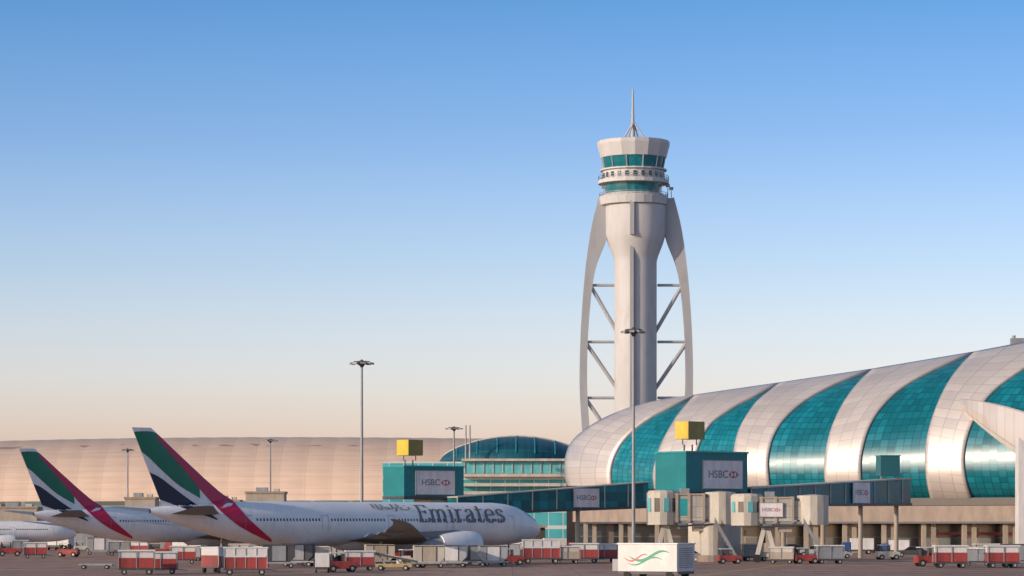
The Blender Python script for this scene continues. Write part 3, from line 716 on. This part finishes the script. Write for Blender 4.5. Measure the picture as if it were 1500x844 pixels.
def loader():
    e=empty('belt_loader',(0,0,0))
    MB().box(-2.6,2.4,-.9,.9,.45,.95).build('chassis','ochre',e,bevel=.05)
    MB().hexa((-3.2,-.5,1.1),(3.4,-.5,2.3),(3.4,-.5,2.55),(-3.2,-.5,1.35),(0,1.,0)).build('conveyor_belt','dark_grey',e)
    MB().hexa((-3.2,-.6,1.05),(3.4,-.6,2.25),(3.4,-.6,2.65),(-3.2,-.6,1.45),(0,.09,0)).build('side_rail','cream',e)
    MB().box(-2.2,-1.0,-.88,-.62,.95,2.0).build('operator_cab','cream',e)
    MB().bar((1.2,0,.9),(2.0,0,2.1),.2).build('lift_arm','grey',e);MB().bar((-1.,0,.9),(-.4,0,1.6),.2).build('lift_arm','grey',e)
    wheels(e,(-1.7,1.7),(-.85,.85),.38);return e
def highloader():
    e=empty('cargo_lift',(0,0,0))
    MB().box(-3.2,3.2,-1.3,1.3,.5,.95).build('chassis','cream',e,bevel=.05)
    for y in(-1.0,1.0):
        MB().bar((-2.4,y,.9),(2.2,y,2.6),.22).bar((2.2,y,.9),(-2.4,y,2.6),.22).build('scissor_arm','grey',e)
    MB().box(-3.1,3.1,-1.35,1.35,2.6,2.9).build('platform','beige',e,bevel=.04)
    for y in(-1.3,1.3): MB().box(-3.1,3.1,y-.04,y+.04,3.5,3.58).box(-3.1,-3.02,y-.04,y+.04,2.9,3.5).box(3.02,3.1,y-.04,y+.04,2.9,3.5).box(-.04,.04,y-.04,y+.04,2.9,3.5).build('guard_rail','yellow',e)
    MB().box(2.2,3.2,-1.25,-.3,.95,2.4).build('operator_cab','cream',e,bevel=.04);MB().box(2.35,3.05,-1.28,-1.25,1.5,2.2).build('cab_window','dark_glass',e)
    wheels(e,(-2.3,-1.4,2.3),(-1.15,1.15),.42);return e
def stairs():
    e=empty('passenger_stairs',(0,0,0))
    MB().box(-3.2,3.0,-1.,1.,.5,.9).build('chassis','white_box',e,bevel=.05)
    MB().poly([(2.0,.5),(3.4,.5),(3.4,1.3),(3.1,2.0),(2.0,2.1)],-.95,.95).build('cab','white_box',e,bevel=.05)
    MB().poly([(3.22,1.35),(3.42,1.3),(3.16,1.95),(3.05,1.95)],-.8,.8).build('windscreen','dark_glass',e)
    st=MB()
    for i in range(12): st.box(-3.2+i*.5,-2.7+i*.5,-.7,.7,.95+i*.3-.28,.95+i*.3)
    st.build('steps','grey',e)
    for y in(-.78,.78): MB().hexa((-3.2,y,.9),(2.8,y,4.4),(2.8,y,5.5),(-3.2,y,2.0),(0,.06,0)).build('side_panel','white_box',e)
    MB().bar((0,0,.9),(1.8,0,3.6),.25).build('lift_arm','grey',e)
    wheels(e,(-2.2,2.4),(-.9,.9),.42);return e
def car(m_='silver_paint'):
    e=empty('parked_car',(0,0,0))
    MB().poly([(-2.2,.35),(2.25,.35),(2.3,.7),(1.9,.9),(1.1,1.0),(-1.9,1.02),(-2.25,.85)],-.85,.85).build('body',m_,e,bevel=.08)
    MB().poly([(-1.8,1.0),(1.1,1.0),(.35,1.48),(-1.3,1.5)],-.72,.72).build('window_glass','dark_glass',e,bevel=.05)
    MB().poly([(.35,1.47),(-1.3,1.49),(-1.2,1.56),(.25,1.54)],-.7,.7).build('roof',m_,e)
    wheels(e,(-1.4,1.45),(-.8,.8),.33)
    for y in(-.6,.6): MB().box(2.24,2.31,y-.18,y+.18,.62,.76).build('headlight','white',e);MB().box(-2.27,-2.2,y-.18,y+.18,.7,.86).build('tail_light','red',e)
    return e
def truck(m_='blue'):
    e=empty('service_truck',(0,0,0))
    MB().box(-3.2,1.2,-1.1,1.1,.9,3.1).build('cargo_box','white_box',e,bevel=.04)
    MB().poly([(1.35,.5),(3.1,.5),(3.1,1.4),(2.8,2.3),(1.35,2.4)],-1.05,1.05).build('cab',m_,e,bevel=.06)
    MB().poly([(2.92,1.55),(3.12,1.5),(2.86,2.22),(2.74,2.2)],-.9,.9).build('windscreen','dark_glass',e)
    MB().box(1.7,2.5,-1.08,-1.04,1.5,2.15).build('side_window','dark_glass',e)
    MB().box(-3.2,3.0,-.9,.9,.55,.85).build('chassis','dark_grey',e)
    MB().box(-3.1,1.1,-1.13,-1.1,1.2,1.7).build('stripe',m_,e)
    wheels(e,(-2.2,2.2),(-.95,.95),.46);return e
def tanker():
    e=empty('tank_truck',(0,0,0))
    MB().lathe([(.1,-3.6),(.95,-3.5),(1.05,-3.2),(1.05,1.0),(.95,1.3),(.1,1.4)],18,c=(0,1.95),axis='x').build('tank','silver_paint',e,smooth=True)
    MB().box(-3.5,3.4,-.9,.9,.6,.95).build('chassis','dark_grey',e)
    MB().poly([(1.7,.6),(3.5,.6),(3.5,1.5),(3.25,2.5),(1.7,2.6)],-1.1,1.1).build('cab','white_box',e,bevel=.06)
    MB().poly([(3.35,1.6),(3.53,1.55),(3.30,2.4),(3.2,2.4)],-.9,.9).build('windscreen','dark_glass',e)
    MB().box(2.0,2.9,-1.13,-1.09,1.6,2.3).build('side_window','dark_glass',e)
    MB().box(-3.2,1.0,-.25,.25,2.98,3.1).build('walk_plate','grey',e)
    wheels(e,(-2.8,-1.7,2.6),(-.95,.95),.48);return e
MK={'cart':cart,'cart_grey':lambda:cart('grey','grey'),'cart_cream':lambda:cart('cream','beige'),'freight':freight,'dolly':dolly,'uld':uld,'uld_dark':lambda:uld('dark_grey'),'uld_cream':lambda:uld('cream'),'tractor':tractor,'loader':loader,'car':car,'car_dark':lambda:car('dark_grey'),'truck':truck,'truck_red':lambda:truck('red'),'tractor_white':lambda:tractor('cream'),'lift':highloader,'stairs':stairs,'tanker':tanker}
protos={}
GR={'cart':'covered baggage carts','freight':'large red and white freight trailers','dolly':'flat cargo dollies','uld':'cargo containers on dollies','tractor':'tow tractors on the apron','car':'parked cars','truck':'service trucks','loader':'belt loaders','lift':'cargo lifts','stairs':'mobile passenger stairs','tanker':'tank trucks'}
CT={'cart':'baggage cart','freight':'trailer','dolly':'dolly','uld':'cargo container','tractor':'tow tractor','car':'car','truck':'truck','loader':'belt loader','lift':'cargo lift','stairs':'passenger stairs','tanker':'tank truck'}
def place(kind,px,by,rz,lab,sc=1.,z=0):
    Yy=YB(by);p=P(px,770,Yy)
    if kind in protos: o=copy_tree(protos[kind])
    else: o=protos[kind]=MK[kind]()
    b=kind.split('_')[0]
    if by<834: sc*=1.1
    o.location=(p.x,Yy,z);o.rotation_euler=(0,0,math.radians(rz));o.scale=(sc,)*3;tag(o,lab,CT[b],GR[b])
def load(kind,px,by,rz,what,sc=1.25):
    place('dolly',px,by,rz,'flat dolly under the '+what,sc);place(kind,px,by,rz,what,sc,.578*sc*(1.1 if by<834 else 1))
V=[('cart',200,842,8,'red and white baggage cart nearest the lower left, left of its pair',1.25),
('cart',236,841,4,'red and white baggage cart right of its pair, under the rear jet',1.15),
('freight',318,839,74,'narrow end-on red and white trailer left of the big freight trailer',.95),
('freight',360,843,5,'big red and white freight trailer in the foreground below the front tail',.98),
('cart',52,818,10,'small red and white cart standing far left on the apron',1.1),
('cart',268,826,6,'red and white cart behind the foreground carts under the front tail',1.05),
('cart_grey',290,822,80,'end-on grey cart between the foreground trailers and the rear jet',1.0),
('tractor',14,815,12,'red tow tractor at the far left edge',1.2),
('tractor',100,816,-10,'red tow tractor under the rear tail fin',1.1),
('truck',82,806,160,'blue and white service truck by the rear jet tail',1.1),
('truck_red',472,839,94,'red and white service truck end-on below the front jet rear windows',.75),
('tractor',500,838,15,'red tow tractor right of the end-on service truck',1.15),
('cart',527,836,10,'red and white cart behind the ochre belt loader',1.1),
('loader',577,836,175,'ochre and cream belt loader below the front jet wing',.9),
('tractor_white',603,832,20,'cream tow tractor beside the belt loader',1.1),
('freight',793,826,3,'large red and white freight trailer below the nose of the front jet',1.0),
('cart',856,825,-4,'red cart right of the freight trailer near the jet nose',1.2),
('cart',884,824,6,'red cart half hidden left of the white utility unit',1.15),
('tractor',748,828,12,'red tow tractor below the front jet cockpit',1.05),
('car',1192,815,175,'silver car parked under the right boarding bridge',1.15),
('car_dark',1165,812,10,'dark car parked behind the silver car',1.15),
('tractor',1362,830,10,'red tow tractor left of the carts at the right',1.2),
('cart',1392,832,4,'red and white cart in front of the right shopfront, left one',1.2),
('cart_grey',1432,829,170,'grey covered cart in front of the right shopfront, between two red carts',1.0),
('cart',1468,832,4,'red and white cart near the right edge',1.2),
('truck',1255,812,180,'blue and white service truck parked before the concourse columns',.9),
('tractor_white',1300,820,10,'cream tow tractor before the concourse columns',1.1),
('truck_red',820,812,8,'red and white service truck parked left of the tallest mast',.9),
('tractor_white',388,824,-12,'cream tow tractor behind the big freight trailer',1.1),
('car',1010,822,8,'silver car beside the boarding bridge column',1.1),
('lift',536,818,20,'cream high cargo lift behind the carts under the front jet wing root',1.),
('lift',690,816,-15,'cream high cargo lift under the front jet engine',.95),
('stairs',455,815,15,'white passenger stairs truck half hidden below the front jet rear fuselage',.7),
('cart_grey',425,822,6,'grey covered cart left of the passenger stairs truck',1.15),
('cart_grey',486,824,-8,'grey covered cart behind the end-on service truck',1.1),
('cart_cream',645,820,10,'cream covered cart behind the containers below the engine',1.15),
('cart',612,820,5,'red and white cart behind the cream tow tractor',1.05),
('tractor_white',675,826,5,'cream tow tractor among the containers below the engine',1.1),
('cart_grey',722,818,4,'grey covered cart under the front jet forward door',1.1),
('truck',770,812,172,'blue and white service truck behind the large freight trailer at the jet nose',.85),
('car_dark',845,815,5,'dark car left of the tallest mast behind the red carts',1.1),
('tractor',232,816,8,'red tow tractor under the rear jet fuselage',1.1),
('cart_grey',175,814,5,'grey covered cart under the rear jet tail',1.1),
('cart',205,812,-5,'small red and white cart far behind the lower left pair',1.),
('truck_red',262,810,170,'small red and white truck far behind under the rear jet',.85),
('car',330,812,8,'small silver car far behind the foreground trailers',1.1),
('cart_cream',350,818,4,'cream covered cart behind the big foreground freight trailer',1.),
('cart_grey',1105,822,12,'grey covered cart at the lift legs of the right bridge',1.1),
('tractor',1068,826,10,'red tow tractor right of the bridge column',1.),
('car',1225,818,5,'silver car left of the blue truck by the columns',1.05),
('car_dark',1335,816,178,'dark car before the concourse columns at the right',1.1),
('loader',1130,817,170,'ochre belt loader parked beneath the right boarding bridge',.8),
('cart_grey',30,808,10,'small grey cart under the distant left jet',1.),
('tractor_white',120,808,10,'small cream tractor under the rear tail fin',1.),
('tanker',415,813,176,'silver tank truck under the front jet rear fuselage',.95),
('cart_cream',460,829,8,'cream covered cart between the dark containers and the end-on truck',1.1),
('tractor_white',520,826,-8,'cream tow tractor behind the red cart near the belt loader',1.05),
('cart',585,825,6,'red and white cart behind the belt loader under the wing',1.05),
('cart_grey',745,820,-6,'grey covered cart behind the red tractor at the jet nose',1.1),
('cart_cream',830,826,5,'cream covered cart between the freight trailer and the red carts',1.05),
('tanker',300,808,6,'silver tank truck far behind the end-on trailer',.9),
('cart_grey',158,806,8,'tiny grey cart far behind under the rear jet tail',1.1),
('cart',60,806,3,'tiny red cart in front of the blue truck at the left',1.),
('truck_red',5,806,175,'red and white truck at the left edge behind the tow tractor',.9),
('tractor',1420,824,170,'red tow tractor behind the grey cart at the right',1.05),
('cart_cream',1445,822,4,'cream covered cart behind the right edge carts',1.1),
('tractor_white',870,816,8,'cream tow tractor behind the red carts near the tallest mast',1.05),
('cart_cream',1145,826,-10,'cream covered cart in front of the lift legs of the right bridge',1.),
('tractor_white',985,828,-6,'cream tow tractor under the rounded cab of the left boarding bridge',1.1),
('tanker',1040,812,178,'silver tank truck behind the large bridge column',.9),
('tractor',1180,826,12,'red tow tractor in front of the silver car under the right bridge',1.05),
('cart_grey',1215,826,8,'grey covered cart right of the red tractor under the right bridge',1.1),
('truck',1310,812,175,'white truck with blue cab before the columns, left of the dark car',.8),
('cart',440,818,-8,'red and white cart in front of the silver tank truck',1.1),
('cart',655,812,6,'red and white cart far behind the engine of the front jet',1.1),
('cart_cream',570,814,-5,'cream covered cart behind the front jet main wheels',1.1),
('truck_red',700,806,172,'red and white truck far behind the front jet forward fuselage',.9)]
for k,px,by,rz,lab,sc in V: place(k,px,by,rz,lab,sc)
for a in (('uld',145,813,8,'silver cargo container under the rear jet',1.3),('uld_dark',408,832,6,'dark cargo container behind the big freight trailer, left one',1.2),('uld_dark',437,830,-6,'dark cargo container behind the big freight trailer, right one',1.2),
 ('uld_cream',556,829,8,'cream cargo container behind the belt loader',1.15),('uld_cream',628,832,5,'cream cargo container under the wing of the front jet',1.15),('uld',662,831,-4,'silver cargo container below the engine of the front jet',1.15),
 ('uld_dark',697,829,6,'dark cargo container right of the jet engine',1.1),('uld',722,830,4,'silver cargo container right of the jet engine',1.1),('uld_dark',1490,831,0,'dark cargo container at the right edge',1.2)): load(*a)
place('dolly',140,834,4,'empty flat dolly on open apron at the left',1.2)
# white utility unit
RU=math.radians(-31)
p=P(905,770,304);U=empty('utility_unit',(p.x,304,0),RU,'white utility unit on wheels with green and red wave emblem in the foreground','utility unit')
w_=7.0;dp=4.0
MB().box(0,w_,0,dp,.7,3.55).build('housing','white_box',U,bevel=.06)
MB().box(-.08,w_+.08,-.08,dp+.08,3.55,3.68).build('roof','white',U,bevel=.03)
MB().box(-.9,-.05,.4,3.2,.7,2.0).build('engine_box','grey',U,bevel=.05)
for i in range(10): MB().box(w_+.003,w_+.05,.5,dp-.5,1.1+i*.22,1.2+i*.22).build('vent_slat','grey',U)
for j,(mt,dz,ph,a0,a1,am,th_) in enumerate((('emblem_green',2.35,.2,1.3,6.2,.5,.16),('emblem_red',2.15,.0,.7,3.6,.35,.09),('emblem_green',1.8,.6,1.1,5.4,.4,.09))):
    rows=[]
    for i in range(33):
        t=i/32;x=a0+(a1-a0)*t;zc_=dz+am*math.sin(t*5.6+3.0+ph);h=th_*math.sin(PI*t)**.7+.004
        rows.append([(x,-.015-.004*j,zc_-h),(x,-.015-.004*j,zc_+h)])
    MB().grid(rows).build('emblem_wave',mt,U,recalc=False)
MB().box(0,w_,.2,dp-.2,.45,.7).build('chassis','dark_grey',U);wheels(U,(1.,w_-1.),(.3,dp-.3),.42)
for q in(.2,.7): MB().bar((w_*q,.1,3.68),(w_*q,.1,4.0),.1).build('lifting_lug','grey',U)
# ---------------------------------------------------------------- camera, light, world
cd=bpy.data.cameras.new('camera');cam=bpy.data.objects.new('camera',cd);C.objects.link(cam)
cam.location=(0,0,CH);cam.rotation_euler=(PI/2,0,0);cd.sensor_width=36;cd.lens=36*F/1500;cd.shift_y=(770-422)/1500;cd.clip_end=20000;cd.clip_start=1
bpy.context.scene.camera=cam
el=math.radians(17);sd=Vector((-.84,-.54,0)).normalized()*math.cos(el);sd.z=math.sin(el)
ld=bpy.data.lights.new('sun','SUN');lo=bpy.data.objects.new('sun',ld);C.objects.link(lo);ld.energy=3.6;ld.angle=math.radians(.6);ld.color=(1,.80,.61)
lo.rotation_euler=sd.to_track_quat('Z','Y').to_euler()
W=bpy.data.worlds.new('World');bpy.context.scene.world=W;W.use_nodes=True;nt=W.node_tree
bg=nt.nodes['Background'];sk=nt.nodes.new('ShaderNodeTexSky');sk.sky_type='NISHITA';sk.sun_disc=False
sk.sun_elevation=el;sk.sun_rotation=math.atan2(sd.x,sd.y)%(2*PI);sk.air_density=1.2;sk.dust_density=1.5;sk.ozone_density=1.5
bg.inputs[1].default_value=.12
tc=nt.nodes.new('ShaderNodeTexCoord');sp=nt.nodes.new('ShaderNodeSeparateXYZ');nt.links.new(tc.outputs['Generated'],sp.inputs[0])
cr=nt.nodes.new('ShaderNodeValToRGB');nt.links.new(math_(nt,'MULTIPLY',sp.outputs[2],2.5),cr.inputs[0])
stops=[(.0,(2.05,1.75,2.2)),(.03,(2.05,1.8,2.55)),(.050,(1.75,1.72,2.55)),(.087,(1.22,1.36,2.1)),(.134,(.72,.99,1.72)),(.178,(.42,.80,1.45)),(.36,(.9,1.0,1.2))]
els=cr.color_ramp.elements
while len(els)>1: els.remove(els[-1])
for i,(z,c_) in enumerate(stops):
    el_=els[0] if i==0 else els.new(min(1,z*2.5))
    el_.position=min(1,z*2.5);el_.color=(c_[0]/4,c_[1]/4,c_[2]/4,1)
vs=nt.nodes.new('ShaderNodeVectorMath');vs.operation='SCALE';vs.inputs['Scale'].default_value=4.
nt.links.new(mixc(nt,1.,sk.outputs[0],cr.outputs[0],'MULTIPLY'),vs.inputs[0]);nt.links.new(vs.outputs[0],bg.inputs[0])
sc=bpy.context.scene;sc.view_settings.view_transform='Standard';sc.view_settings.look='None';sc.view_settings.exposure=0
